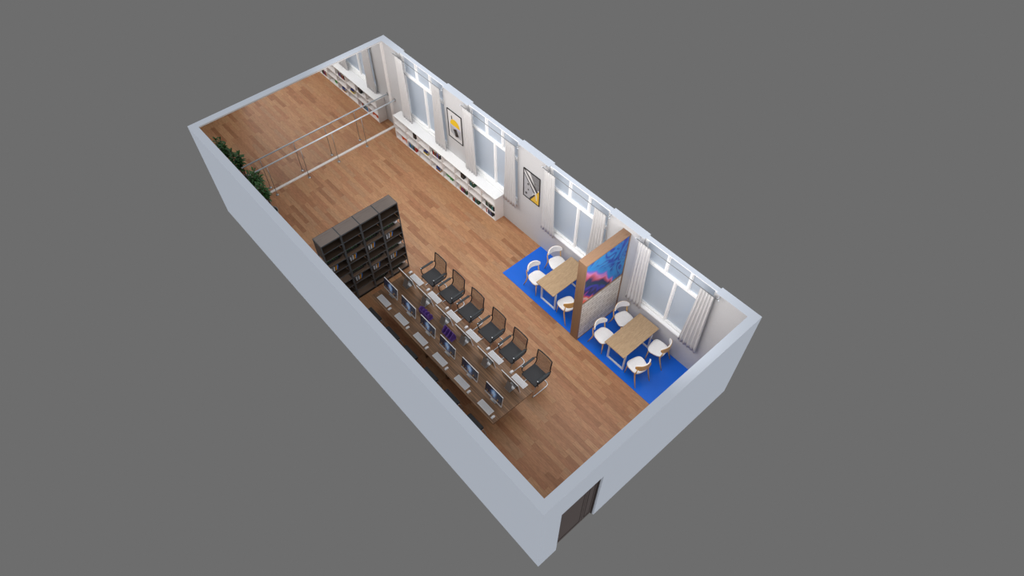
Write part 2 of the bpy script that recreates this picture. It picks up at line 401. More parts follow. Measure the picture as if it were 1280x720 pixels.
for k, (a, b) in enumerate(WIN):
    root = struct(empty('window_%d' % (k + 1), ((a + b) / 2, W + 0.11, SILL)), ['tall white window nearest the mirror', 'tall white window between the two posters', 'tall white window above the nearer side of the art partition with the first dining table', 'tall white window beside the near end wall'][k])
    hw = (b - a) / 2 - 0.001; z1 = H - SILL
    y0, y1 = -0.055, 0.05
    f = MB().box(-hw, -hw + 0.05, y0, y1, 0, z1).box(hw - 0.05, hw, y0, y1, 0, z1)
    f.box(-hw + 0.05, hw - 0.05, y0, y1, 0, 0.06).box(-hw + 0.05, hw - 0.05, y0, y1, z1 - 0.035, z1)
    tz = 1.455
    f.box(-hw + 0.05, hw - 0.05, y0, y1, tz, tz + 0.055)
    for q in (-1, 1):
        xm = q * (hw - 0.03) / 3
        f.box(xm - 0.025, xm + 0.025, y0, y1, tz + 0.055, z1 - 0.035)
    f.box(-0.025, 0.025, y0, y1, 0.06, tz)
    f.build('window_frame', M['white_gloss'], root)
    MB().box(-hw, hw, y0 - 0.001, y1 + 0.001, z1 - 0.012, z1 + 0.0005).build('head_cap', M['exterior'], root)
    # inner sashes, a slimmer step inside every opening
    s_ = MB()
    def sash(xa, xb, za, zb, t=0.018):
        s_.box(xa, xa + t, -0.03, 0.03, za, zb).box(xb - t, xb, -0.03, 0.03, za, zb).box(xa + t, xb - t, -0.03, 0.03, za, za + t).box(xa + t, xb - t, -0.03, 0.03, zb - t, zb)
    opens = [(-hw + 0.05, -0.025, 0.06, tz), (0.025, hw - 0.05, 0.06, tz)]
    t3 = (hw - 0.03) / 3
    opens += [(-hw + 0.05, -t3 - 0.025, tz + 0.055, z1 - 0.035), (-t3 + 0.025, t3 - 0.025, tz + 0.055, z1 - 0.035), (t3 + 0.025, hw - 0.05, tz + 0.055, z1 - 0.035)]
    for q in opens: sash(*q)
    s_.build('sash', M['white_gloss'], root)
    for q in opens:
        MB().box(q[0] + 0.02, q[1] - 0.02, 0.0, 0.008, q[2] + 0.02, q[3] - 0.02).build('pane', M['glass'], root)
    d = 0.02 if k > 1 else 0.0
    MB().box(-hw, hw, -0.11 - d, y1, -0.04, -0.001, 0.004).build('window_sill', M['stone'] if k < 2 else M['white_gloss'], root)

# baseboard at the mirror foot and slim trims at its edge and head
struct(MB().box(0.0, 0.045, 0, W, 0, 0.03).build('baseboard_mirror', M['shelf_white']), 'white strip along the foot of the mirror')
struct(MB().box(0.0, 0.03, W - 0.07, W, 0.03, H - 0.03).build('trim_1', M['shelf_white']), 'white upright trim at the window end of the mirror')
struct(MB().box(0.0, 0.02, 0, W, H - 0.03, H).build('trim_2', M['interior']), 'cream strip along the head of the mirror')
o = MB().box(0.0, 0.006, 0, W - 0.07, 0.03, H - 0.03).build('wall_mirror', M['mirror'])
tag(o, 'wall-wide mirror covering the whole far end wall behind the barre', 'mirror')

# door in the near wall, seen from outside
d = struct(empty('door_1', (L + T - 0.07, (dy0 + dy1) / 2, 0)), 'dark brown unequal double door in the near end wall')
def D(b_): return b_
yy0, yy1 = dy0 - (dy0 + dy1) / 2, dy1 - (dy0 + dy1) / 2
MB().box(-0.08, 0.03, yy0, yy0 + 0.03, 0, dz).box(-0.08, 0.03, yy1 - 0.03, yy1, 0, dz).box(-0.08, 0.03, yy0 + 0.03, yy1 - 0.03, dz - 0.03, dz).build('door_frame', M['door_dark'], d)
def leaf(name, a, b):
    lf = MB().box(-0.045, 0.0, a, b, 0.0, dz - 0.035).build(name, M['door_brown'], d)
    q = MB(); g = 0.012; a2, b2 = a + 0.05, b - 0.05
    for z0, z1 in ((0.14, dz - 0.16),):
        q.box(0, 0.006, a2, a2 + g, z0, z1).box(0, 0.006, b2 - g, b2, z0, z1).box(0, 0.006, a2 + g, b2 - g, z0, z0 + g).box(0, 0.006, a2 + g, b2 - g, z1 - g, z1)
    q.build('moulding', M['door_dark'], lf)
    return lf
l1 = leaf('door_leaf', yy0 + 0.03, yy0 + 0.76)
l2 = leaf('door_leaf', yy0 + 0.775, yy1 - 0.03)

# ------------------------------------------------------------------ blue floor of the dining corner
o = MB().box(6.66, L - 0.002, 4.125, W - 0.002, 0.0, 0.012).build('blue_floor_mat', M['blue_floor'])
tag(o, 'bright blue vinyl mat on the floor under both dining tables', 'floor mat')

# ------------------------------------------------------------------ art partition
px0, px1, py0, py1, pz = 9.205, 9.437, 4.10, W - 0.004, 2.87
pr = empty('art_partition', ((px0 + px1) / 2, (py0 + py1) / 2, 0))
tag(pr, 'brown framed partition with abstract blue print above white brick between the dining tables', 'partition')
def at(mb_): return mb_.xf(Matrix.Translation(-Vector(((px0 + px1) / 2, (py0 + py1) / 2, 0))))
at(MB().box(px0, px1, py0, py0 + 0.035, 0.012, pz).box(px0, px1, py1 - 0.03, py1, 0.012, pz).box(px0, px1, py0 + 0.035, py1 - 0.03, pz - 0.035, pz)).build('frame', M['partition_wood'], pr)
at(MB().box(px0, px1 - 0.004, py0 + 0.035, py1 - 0.03, 1.44, 1.485).box(px0, px1 - 0.004, py0 + 0.035, py1 - 0.03, 0.012, 0.04)).build('rail', M['partition_wood'], pr)
o = at(MB().box(px0 + 0.02, px1 - 0.014, py0 + 0.035, py1 - 0.03, 0.04, 1.44)).build('brick_panel', M['brick'], pr)
o = MB().box(px1 - 0.05, px1 - 0.012, py0 + 0.035, py1 - 0.03, 1.485, pz - 0.035).build('print_panel', M['art'], pr)
o.matrix_parent_inverse = Matrix.Translation(-Vector(((px0 + px1) / 2, (py0 + py1) / 2, 0)))   # keeps its pattern in metres of the room
at(MB().box(px0 + 0.02, px1 - 0.05, py0 + 0.035, py1 - 0.03, 1.485, pz - 0.035)).build('back_panel', M['shelf_white'], pr)

# ------------------------------------------------------------------ low white bookshelf under windows one and two
sx0, sx1, sy0, sh = 0.453, 5.143, W - 0.305, 0.85
ls = empty('low_bookshelf', ((sx0 + sx1) / 2, W - 0.15, 0))
tag(ls, 'long low white bookshelf with three rows under the two far windows', 'bookshelf')
off = Matrix.Translation(-Vector(((sx0 + sx1) / 2, W - 0.15, 0)))
NC = 8; cw = (sx1 - sx0 - 0.02) / NC
rows = [0.022, 0.292, 0.562]; rh = 0.25
MB().box(sx0 - 0.003, sx1 + 0.003, sy0 - 0.004, W - 0.001, sh - 0.02, sh, 0.003).xf(off).build('top_board', M['stone'], ls)
for i in (0, NC): MB().box(sx0 + i * cw, sx0 + i * cw + 0.02, sy0, W - 0.001, 0, sh - 0.02).xf(off).build('side_panel', M['shelf_white'], ls)
for i in range(1, NC): MB().box(sx0 + i * cw, sx0 + i * cw + 0.02, sy0 + 0.001, W - 0.012, 0.02, sh - 0.02).xf(off).build('divider', M['shelf_white'], ls)
for z in (0.0, 0.27, 0.54):
    for i in range(NC):
        MB().box(sx0 + i * cw + 0.02, sx0 + (i + 1) * cw, sy0 + 0.001, W - 0.012, z, z + 0.02).xf(off).build('shelf', M['shelf_white'], ls)
MB().box(sx0 + 0.02, sx1 - 0.02, W - 0.012, W - 0.001, 0.0, sh - 0.02).xf(off).build('back_panel', M['shelf_white'], ls)

COL = {'black': (26, 26, 30), 'red': (176, 40, 34), 'dark red': (116, 34, 36), 'navy': (34, 48, 110), 'blue': (40, 110, 190), 'teal': (24, 120, 120), 'dark green': (30, 74, 50),
       'green': (60, 150, 60), 'yellow': (216, 186, 40), 'amber': (214, 150, 40), 'white': (214, 216, 222), 'grey': (120, 122, 126), 'orange': (226, 92, 24), 'olive': (120, 118, 40), 'brown': (110, 72, 50)}
for c in list(COL): M['book ' + c] = mat('book ' + c, COL[c], 0.6, noise=0.05)
M['pages'] = mat('book pages', (224, 218, 204), 0.8)
books_n = {}
def book(x, y, z, th, ht, dp, color, label, group, face='-y', lean=0.0, lying=False):
    """an upright book: cover wrapped round a page block; x,y,z = centre of its foot"""
    r = empty('book', (x, y, z))
    cv = MB(); e = 0.004
    cv.box(-th / 2, -th / 2 + e, -dp / 2, dp / 2, 0, ht).box(th / 2 - e, th / 2, -dp / 2, dp / 2, 0, ht).box(-th / 2 + e, th / 2 - e, -dp / 2, -dp / 2 + e, 0, ht)
    cv.build('cover', M['book ' + color], r)
    MB().box(-th / 2 + e, th / 2 - e, -dp / 2 + e, dp / 2 - 0.006, 0.004, ht - 0.005).build('pages', M['pages'], r)
    if lying: r.rotation_euler = (0, math.pi / 2, 0)
    elif face == '+x': r.rotation_euler = (lean, 0, math.pi / 2)
    else: r.rotation_euler = (0, lean, 0)
    tag(r, label, 'book', group); return r

ORD = ['first', 'second', 'third', 'fourth', 'fifth', 'sixth', 'seventh', 'eighth', 'ninth']
ROWN = {2: 'top', 1: 'middle', 0: 'bottom'}
def shelf_books(col, row, colors, x_from, hts=(0.14, 0.175), lean=0.0):
    x = x_from
    for i, c in enumerate(colors):
        th = random.uniform(0.032, 0.05); ht = random.uniform(*hts)
        lab = '%s book, %s from left in %s row, %s column of the white bookshelf' % (c, ORD[i], ROWN[row], ORD[col])
        book(x + th / 2, sy0 + 0.10, rows[row], th, ht, 0.15, c, lab, 'books in the low white bookshelf', lean=0)
        x += th + 0.002
shelf_books(1, 0, ['navy', 'blue', 'teal', 'olive', 'blue', 'black', 'dark green', 'brown', 'red'], 1.09)
shelf_books(3, 2, ['black', 'red', 'dark green', 'dark red', 'brown', 'blue', 'dark red', 'black'], 2.32)
shelf_books(6, 0, ['dark green', 'red', 'black', 'teal', 'black', 'dark green'], 4.12)
shelf_books(5, 0, ['white', 'amber', 'navy', 'red', 'navy', 'dark red', 'black', 'dark green'], 3.50)
shelf_books(7, 1, ['black', 'dark green', 'grey', 'black', 'dark green', 'black', 'teal', 'black'], 4.70)
shelf_books(7, 0, ['red', 'white', 'black', 'navy', 'grey', 'navy', 'black'], 4.72)
# lying stacks (blue over amber, olive over yellow)
def lying_stack(x, row, cols, col):
    z = rows[row]
    for i, c in enumerate(cols):
        th = 0.036; r = empty('book', (x, sy0 + 0.10, z))
        w_ = 0.2 - 0.012 * i
        MB().box(-w_ / 2, w_ / 2, -0.075, 0.075, 0, 0.004).box(-w_ / 2, w_ / 2, -0.075, 0.075, th - 0.004, th).box(-w_ / 2, w_ / 2, -0.075, -0.071, 0.004, th - 0.004).build('cover', M['book ' + c], r)
        MB().box(-w_ / 2 + 0.004, w_ / 2 - 0.004, -0.071, 0.07, 0.004, th - 0.004).build('pages', M['pages'], r)
        tag(r, '%s book lying %s in the stack, %s row, %s column of the white bookshelf' % (c, ['lowest', 'second', 'third', 'fourth'][i], ROWN[row], ORD[col]), 'book', 'lying books in the low white bookshelf')
        z += th
lying_stack(2.52, 0, ['amber', 'brown', 'blue', 'navy'], 3)
lying_stack(1.95, 1, ['yellow', 'olive', 'navy'], 2)

# orange decorative figure, black boxes, green figure, teal bowl in the white shelf
o = empty('orange_figure', (0.80, sy0 + 0.1, rows[0]))
MB().prism([(-0.13, 0), (-0.09, 0), (-0.06, 0.06), (0.06, 0.06), (0.09, 0), (0.13, 0), (0.13, 0.10), (0.05, 0.115), (-0.05, 0.105), (-0.10, 0.14), (-0.14, 0.11)], 'y', -0.03, 0.03).build('body', M['book orange'], o)
MB().prism([(-0.17, 0.12), (-0.11, 0.10), (-0.09, 0.16), (-0.15, 0.175)], 'y', -0.025, 0.025).build('head', M['book orange'], o)
tag(o, 'orange animal figure in the bottom row of the white bookshelf beside the mirror', 'figurine')
o = empty('green_figure', (2.99, sy0 + 0.1, rows[0]))
MB().prism([(-0.12, 0.07), (-0.02, 0.06), (0.05, 0.05), (0.04, 0), (0.07, 0), (0.10, 0.06), (0.12, 0.0), (0.14, 0.0), (0.13, 0.11), (0.02, 0.12), (-0.06, 0.13), (-0.13, 0.12)], 'y', -0.03, 0.03).build('body', M['book green'], o)
MB().tube([(-0.10, 0, 0), (-0.09, 0, 0.08)], 0.012).build('leg', M['book green'], o)
tag(o, 'green figure in the bottom row of the white bookshelf, fifth column', 'figurine')
for x, lab in ((1.45, 'small black box in the top row of the white bookshelf under the first window'), (3.69, 'small black box in the top row of the white bookshelf under the second window')):
    o = empty('storage_box', (x, sy0 + 0.07, rows[2]))
    MB().box(-0.06, 0.06, -0.045, 0.045, 0, 0.15, 0.004).build('body', M['black'], o)
    MB().box(-0.063, 0.063, -0.048, 0.048, 0.15, 0.175, 0.003).build('lid', M['frame_black'], o)
    tag(o, lab, 'box', 'black boxes in the white bookshelf')
shelf_books(6, 2, ['black', 'teal', 'black', 'dark green'], 4.02)

# ------------------------------------------------------------------ curtains and rods
def curtain(xa0, xa1, xb0, xb1, ztop, zbot, folds=5):
    n = 96; rowsz = 14; vs = []; fs = []
    for j in range(rowsz + 1):
        t = j / rowsz; z = ztop + (zbot - ztop) * t; tt = t ** 1.3
        x0 = xa0 + (xb0 - xa0) * tt; x1 = xa1 + (xb1 - xa1) * tt
        for i in range(n + 1):
            s_ = i / n; amp = 0.016 + 0.007 * t
            vs.append((x0 + (x1 - x0) * s_ + 0.008 * math.sin(s_ * folds * 4 * math.pi), 5.39 + amp * math.sin(s_ * folds * 2 * math.pi + 0.3 * math.sin(t * 3)), z))
    for j in range(rowsz):
        for i in range(n): a = j * (n + 1) + i; fs.append((a, a + 1, a + n + 2, a + n + 1))
    return vs, fs
CN = ['first window from the mirror', 'second window from the mirror', 'third window from the mirror', 'fourth window, by the near end wall']
RODS = [(0.67, 2.82), (3.64, 5.80), (6.70, 8.84), (9.66, 11.85)]
for k, (a, b) in enumerate(WIN):
    rx0, rx1 = RODS[k]
    r = empty('curtain_rod', ((rx0 + rx1) / 2, 5.39, 2.978))
    hw = (rx1 - rx0) / 2
    MB().tube([(-hw, 0, 0), (hw, 0, 0)], 0.009, 12).build('rod', M['rod'], r)
    for q in (-1, 1):
        MB().lathe([(0.011, 0), (0.015, 0.01), (0.015, 0.03), (0.006, 0.04)]).xf(Matrix.Translation((q * hw, 0, 0)) @ Matrix.Rotation(q * math.pi / 2, 4, 'Y')).build('finial', M['chrome'], r)
        MB().tube([(q * (hw - 0.03), 0, -0.002), (q * (hw - 0.03), W - 5.39 - 0.003, -0.002)], 0.009, 8).lathe([(0.024, 0), (0.024, 0.006)], (0, 0, 0)).build('bracket', M['chrome'], r) if False else \
            MB().tube([(q * (hw - 0.03), 0.005, -0.002), (q * (hw - 0.03), W - 5.39 - 0.001, -0.002)], 0.009, 8).box(q * (hw - 0.03) - 0.012, q * (hw - 0.03) + 0.012, W - 5.39 - 0.006, W - 5.39 - 0.001, -0.014, 0.012).build('bracket', M['chrome'], r)
    tag(r, 'chrome curtain rod above the ' + CN[k], 'curtain rod', 'curtain rods over the four windows')
    zb = 0.862 if k < 2 else 0.90
    for side in (0, 1):
        if side == 0: dims = (rx0 + 0.07, rx0 + 0.42, rx0 + 0.03, rx0 + 0.50)
        else: dims = (rx1 - 0.44, rx1 - 0.09, rx1 - 0.54, rx1 - 0.04)
        vs, fs = curtain(*dims, 2.961, zb)
        cx = (dims[2] + dims[3]) / 2
        mb = MB().add([(v[0] - cx, v[1] - 5.39, v[2] - zb) for v in vs], fs, True)
        o = mb.build('curtain', M['curtain'], None, (cx, 5.39, zb))
        so_ = o.modifiers.new('thick', 'SOLIDIFY'); so_.thickness = 0.006
        tag(o, 'light grey curtain on the %s side of the %s' % (['mirror', 'door-wall'][side], CN[k]), 'curtain', 'curtains at the four windows')

# ------------------------------------------------------------------ posters
def poster(name, x0, x1, z0, z1, polys, label, mats):
    r = empty(name, ((x0 + x1) / 2, W, z0)); hw = (x1 - x0) / 2; h = z1 - z0; t = 0.016
    MB().box(-hw, -hw + t, -0.025, -0.001, 0, h).box(hw - t, hw, -0.025, -0.001, 0, h).box(-hw + t, hw - t, -0.025, -0.001, 0, t).box(-hw + t, hw - t, -0.025, -0.001, h - t, h).build('frame', M['frame_black'], r)
    mb = MB().box(-hw + t, hw - t, -0.010, -0.001, t, h - t)
    for i, (mi, pts) in enumerate(polys):
        mb.mat(mi); y = -0.0105 - 0.0006 * i
        P = [(-hw + t + (2 * hw - 2 * t) * u, y, t + (h - 2 * t) * v) for u, v in pts]
        mb.add(P, [tuple(range(len(P)))])
    mb.build('print', mats, r)
    tag(r, label, 'picture')
def arc(cx, cy, rx, ry, a0, a1, n=14): return [(cx + rx * math.cos(math.radians(a0 + (a1 - a0) * i / n)), cy + ry * math.sin(math.radians(a0 + (a1 - a0) * i / n))) for i in range(n + 1)]
poster('framed_poster', 2.883, 3.490, 1.465, 2.42, [
    (2, [(0.10, 0.48), (0.92, 0.48), (0.92, 0.14), (0.5, 0.10), (0.12, 0.2)]),
    (3, [(0.14, 0.44), (0.88, 0.42), (0.90, 0.50), (0.14, 0.52)]),
    (1, arc(0.50, 0.50, 0.36, 0.24, 0, 180)),
    (4, arc(0.28, 0.79, 0.035, 0.05, 0, 360)),
    (4, [(0.25, 0.71), (0.33, 0.71), (0.31, 0.78), (0.27, 0.78)]),
    (4, [(0.34, 0.36), (0.58, 0.42), (0.74, 0.20), (0.50, 0.12)]),
    (5, [(0.38, 0.31), (0.54, 0.35), (0.62, 0.24), (0.46, 0.19)]),
], 'poster with yellow half dome and black block between the first and second window', [M['poster_bg'], M['poster_yellow'], M['poster_grey'], M['poster_lilac'], M['frame_black'], M['poster_dark']])
poster('framed_poster', 5.947, 6.548, 1.462, 2.408, [
    (2, [(0.0, 0.0), (0.0, 0.86), (0.62, 0.34), (0.42, 0.0)]),
    (3, [(0.36, 1.0), (1.0, 1.0), (1.0, 0.56), (0.80, 0.50)]),
    (4, [(0.0, 0.98), (0.06, 1.0), (0.98, 0.44), (0.98, 0.36), (0.88, 0.36)]),
    (4, [(0.0, 0.86), (0.0, 0.82), (0.66, 0.32), (0.72, 0.36)]),
    (1, [(0.42, 0.0), (1.0, 0.0), (1.0, 0.56), (0.74, 0.30)]),
    (0, [(0.76, 0.30), (0.84, 0.36), (0.86, 0.12), (0.82, 0.12)]),
    (4, arc(0.28, 0.52, 0.05, 0.04, 0, 360)), (4, arc(0.30, 0.32, 0.04, 0.03, 0, 360)), (4, arc(0.16, 0.14, 0.06, 0.04, 0, 360)),
    (4, [(0.38, 0.04), (0.44, 0.0), (0.74, 0.28), (0.70, 0.32)]),
], 'poster with grey triangles and an ochre corner between the second and third window', [M['poster_bg'], M['poster_ochre'], M['poster_grey'], M['poster_mid'], M['poster_dark']])

# ------------------------------------------------------------------ ballet barre in front of the mirror
bx, bz = 0.20, 1.10
r = empty('ballet_barre', (bx, 2.75, 0))
MB().tube([(0, 0.62 - 2.75, bz), (0, W - 0.002 - 2.75, bz)], 0.021, 14).build('rail', M['rail'], r)
for y in (1.165, 2.23, 3.255, 4.27):
    p_ = MB().tube([(0, y - 2.75, 0.01), (0, y - 2.75, bz - 0.02)], 0.008, 10).build('post', M['steel'], r)
    MB().lathe([(0.045, 0), (0.045, 0.006), (0.016, 0.012)], (0, y - 2.75, 0)).build('foot', M['steel'], p_)
MB().box(-0.04, 0.04, W - 2.75 - 0.012, W - 2.75 - 0.001, bz - 0.05, bz + 0.05).build('wall_plate', M['steel'], r)
tag(r, 'chrome ballet barre on four posts standing before the mirror', 'barre')

# ------------------------------------------------------------------ plants beside the left wall
def plant(x, y, h, seed, label):
    rnd = random.Random(seed)
    r = empty('potted_plant', (x, y, 0))
    pt = MB().lathe([(0.13, 0), (0.16, 0.02), (0.19, 0.42), (0.2, 0.44), (0.185, 0.44), (0.18, 0.40)], n=24).build('pot', M['pot'], r)
    MB().lathe([(0.175, 0.385), (0.175, 0.405)], n=20).build('soil', M['soil'], pt)
    st = MB(); lf = MB(); tips = []
    for i in range(7):
        a = i * 2.4 + rnd.random(); d_ = rnd.uniform(0.04, 0.14); hh = h * rnd.uniform(0.72, 0.98)
        p0 = Vector((0.05 * math.cos(a), 0.05 * math.sin(a), 0.40)); p1 = Vector((d_ * math.cos(a), d_ * math.sin(a), hh))
        mid = (p0 + p1) / 2 + Vector((0.03 * math.sin(a), 0.03 * math.cos(a), 0.05))
        st.tube([p0, mid, p1], [0.012, 0.009, 0.006], 6); tips.append((mid, p1))
    st.build('stem', M['stem'], r)
    for mid, tip in tips:
        for t in range(19):
            u = t / 18; c = mid.lerp(tip, 0.1 + 0.9 * u)
            a = t * 2.39996 + rnd.random() * 0.5; el = rnd.uniform(-0.15, 0.65) if t < 15 else rnd.uniform(0.6, 1.3)
            ln = rnd.uniform(0.12, 0.175); wd = rnd.uniform(0.022, 0.034)
            dr = Vector((math.cos(a) * math.cos(el), math.sin(a) * math.cos(el), math.sin(el)))
            sd = dr.cross(Vector((0, 0, 1))).normalized(); nn = sd.cross(dr).normalized()
            vs = []
            K = [(0, 0.15), (0.25, 0.8), (0.5, 1.0), (0.78, 0.7), (1.0, 0.05)]
            for q, wq in K:
                base = c + dr * ln * q - Vector((0, 0, 1)) * (0.05 * q * q)
                vs += [base - sd * wd * wq + nn * 0.008 * wq, base, base + sd * wd * wq + nn * 0.008 * wq]
            fs = []
            for q in range(4):
                for e in range(2): fs.append((q * 3 + e, q * 3 + e + 1, q * 3 + e + 4, q * 3 + e + 3))
            lf.add(vs, fs, True)
    lf.build('foliage', M['leaf'], r)
    tag(r, label, 'plant', 'potted plants by the left wall')
plant(0.49, 0.66, 1.56, 3, 'green leafy potted plant nearer the mirror, by the left wall')
plant(1.10, 0.58, 1.56, 11, 'green leafy potted plant farther from the mirror, by the left wall')

# ------------------------------------------------------------------ dark bookcases (four side by side)
BX0, BX1, BH = 4.505, 4.86, 2.41
BY = [0.325 + 0.5275 * i for i in range(5)]
bd = BX1 - BX0
UNIT = ['leftmost of the four, beside the left wall', 'second from the left wall', 'third from the left wall', 'rightmost of the four, farthest from the left wall']
lev = [0.09 + 0.2578 * i for i in range(10)]
def make_case():
    r = empty('bookcase', (BX1, BY[0], 0)); wd = BY[1] - BY[0] - 0.004
    # local: x from -bd to 0 (front), y 0..wd
    for y in (0.0, wd - 0.022):
        MB().box(-bd, -bd + 0.022, y, y + 0.022, 0, BH - 0.03).box(-0.022, 0, y, y + 0.022, 0, BH - 0.03).build('upright', M['case_frame'], r)
        for q in range(3):
            z0 = lev[3 * q + 1] if True else 0
            MB().box(-bd + 0.022, -0.022, y + 0.004, y + 0.018, lev[3 * q + 1], min(lev[3 * q + 3], BH - 0.03)).build('side_panel', M['case_board'], r)
    for i, z in enumerate(lev[:-1]):
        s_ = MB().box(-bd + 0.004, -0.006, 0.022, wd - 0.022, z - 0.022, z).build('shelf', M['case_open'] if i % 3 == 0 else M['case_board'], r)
        MB().box(-0.006, 0.0, 0.022, wd - 0.022, z - 0.024, z + 0.001).build('edge_strip', M['case_frame'], s_)
    for q in range(3):
        MB().box(-bd, -bd + 0.012, 0.022, wd - 0.022, lev[3 * q + 1], min(lev[3 * q + 3] - 0.022, BH - 0.03)).build('back_panel', M['case_board'], r)
    MB().box(-bd, 0, 0, wd, BH - 0.03, BH).build('top_frame', M['case_frame'], r)
    MB().box(-bd + 0.014, -0.006, 0.012, wd - 0.012, BH, BH + 0.003).build('top_board', M['case_top'], r)
    MB().box(-0.03, -0.003, 0.022, wd - 0.022, 0, lev[0] - 0.026).build('plinth', M['black'], r)
    return r
case0 = make_case()
for i in range(4):
    o = case0 if i == 0 else copy_tree(case0)
    o.location = (BX1, BY[i], 0)
    tag(o, 'tall dark brown bookcase with slate edges, ' + UNIT[i], 'bookcase', 'dark bookcases in a row')
LV = {2: 'upper', 1: 'middle', 0: 'lower'}
def make_trough():
    r = empty('planter_trough'); wd = 0.365
    t_ = MB().box(-0.045, 0.045, 0, wd, 0, 0.006).box(-0.045, -0.039, 0, wd, 0.006, 0.035).box(0.039, 0.045, 0, wd, 0.006, 0.035).box(-0.039, 0.039, 0, 0.006, 0.006, 0.035).box(-0.039, 0.039, wd - 0.006, wd, 0.006, 0.035).box(-0.039, 0.039, 0.006, wd - 0.006, 0.006, 0.027)
    t_.build('trough', M['trough'], r)
    rnd = random.Random(5); g = MB()
    for k in range(6):
        cy = 0.035 + k * 0.057
        for q in range(9):
            a = q * 0.7 + rnd.random(); e = rnd.uniform(0.3, 1.2); d_ = Vector((math.cos(a) * math.cos(e), math.sin(a) * math.cos(e), math.sin(e)))
            s_ = d_.cross(Vector((0, 0, 1))).normalized() * 0.008; c = Vector((0, cy, 0.028)); l_ = rnd.uniform(0.02, 0.032)
            g.add([c, c + d_ * l_ * 0.5 - s_, c + d_ * l_, c + d_ * l_ * 0.5 + s_], [(0, 1, 2, 3)])
    g.build('sprigs', M['leaf_dark'], r)
    return r
tr0 = None; vz0 = None
def make_vase():
    r = empty('round_vase')
    MB().lathe([(0.025, 0), (0.045, 0.02), (0.052, 0.05), (0.046, 0.08), (0.036, 0.092)], n=20).build('body', M['kb_white'], r)
    MB().lathe([(0.041, 0.088), (0.041, 0.098), (0.03, 0.1), (0.01, 0.101)], n=20).build('mouth', M['black'], r)
    return r
def make_dark_pot():
    r = empty('dark_pot')
    MB().lathe([(0.035, 0), (0.05, 0.02), (0.055, 0.07), (0.042, 0.10)], n=18).build('body', M['frame_black'], r)
    MB().lathe([(0.043, 0.097), (0.046, 0.108), (0.03, 0.108)], n=18).build('rim', M['case_frame'], r)
    return r
vs0 = None; dp0 = None
for i in range(4):
    for q in (2, 1, 0):
        if i == 0 and q < 2: continue
        z = lev[3 * q] 
        if not (i == 1 and q == 0):
            t_ = make_trough() if tr0 is None else copy_tree(tr0)
            tr0 = tr0 or t_
            t_.location = (BX1 - 0.145, BY[i] + 0.032, z + 0.003)
            tag(t_, 'black trough of green sprigs, %s open shelf, bookcase %s' % (LV[q], UNIT[i].split(',')[0]), 'planter', 'plant troughs on the dark bookcases')
        yv = BY[i] + 0.44
        if i == 3:
            v_ = make_vase() if vs0 is None else copy_tree(vs0); vs0 = vs0 or v_
            v_.location = (BX1 - 0.15, yv + 0.003, z + 0.003)
            tag(v_, 'round white vase with black mouth on the %s open shelf of the rightmost bookcase' % LV[q], 'vase', 'white vases on the rightmost bookcase')
        elif not (i == 1 and q == 0):
            v_ = make_dark_pot() if dp0 is None else copy_tree(dp0); dp0 = dp0 or v_
            v_.location = (BX1 - 0.16, yv, z + 0.003)
            tag(v_, 'small dark pot on the %s open shelf of the bookcase %s' % (LV[q], UNIT[i].split(',')[0]), 'pot', 'dark pots on the bookcases')
# four small books on every second lit shelf
for i, q in ((0, 1), (1, 1), (2, 1), (3, 1), (1, 0), (2, 0), (3, 0)):
    z = lev[3 * q + 2]; y = BY[i] + 0.10
    for k, (c, th, ln_) in enumerate((('white', 0.026, 0.0), ('grey', 0.026, 0.0), ('white', 0.024, 0.10), ('amber', 0.028, 0.26), ('blue', 0.028, 0.26))):
        yy = y + k * 0.031 + (0.012 if k > 2 else 0)
        side = ['leftmost', 'second', 'third', 'fourth', 'rightmost'][k]
        bk = book(BX1 - 0.11, yy, z + 0.003 + (0.028 * math.sin(ln_) / 2), th, 0.14, 0.11, c, '%s %s book of five on %s book shelf, bookcase %s' % (side, c, ['lower', 'upper'][q], UNIT[i].split(',')[0]), 'small books on the dark bookcases', face='+x')
        bk.rotation_euler = (0, ln_, math.pi / 2)

# ------------------------------------------------------------------ the long desk
dx0, dx1, dy_0, dy_1 = 5.52, 10.055, 0.91, 2.085
dk = empty('long_desk', ((dx0 + dx1) / 2, (dy_0 + dy_1) / 2, 0))
tag(dk, 'long dark walnut computer desk shared by two rows of monitors', 'desk')
hx, hy = (dx1 - dx0) / 2, (dy_1 - dy_0) / 2
MB().box(-hx, hx, -hy, hy, 0.715, 0.75, 0.003).build('desktop', M['walnut'], dk)
for q in (-1, 1):
    MB().box(q * (hx - 1.5) - 0.02, q * (hx - 1.5) + 0.02, -hy + 0.42, hy - 0.42, 0, 0.715).build('end_panel', M['walnut'], dk)
MB().box(-hx + 1.52, hx - 1.52, -0.015, 0.015, 0.2, 0.715).build('modesty_panel', M['walnut'], dk)
for x in (-0.4, 0.4):
    MB().box(x - 0.02, x + 0.02, -hy + 0.15, -0.02, 0, 0.715).box(x - 0.02, x + 0.02, 0.02, hy - 0.15, 0, 0.715).build('support', M['walnut'], dk)

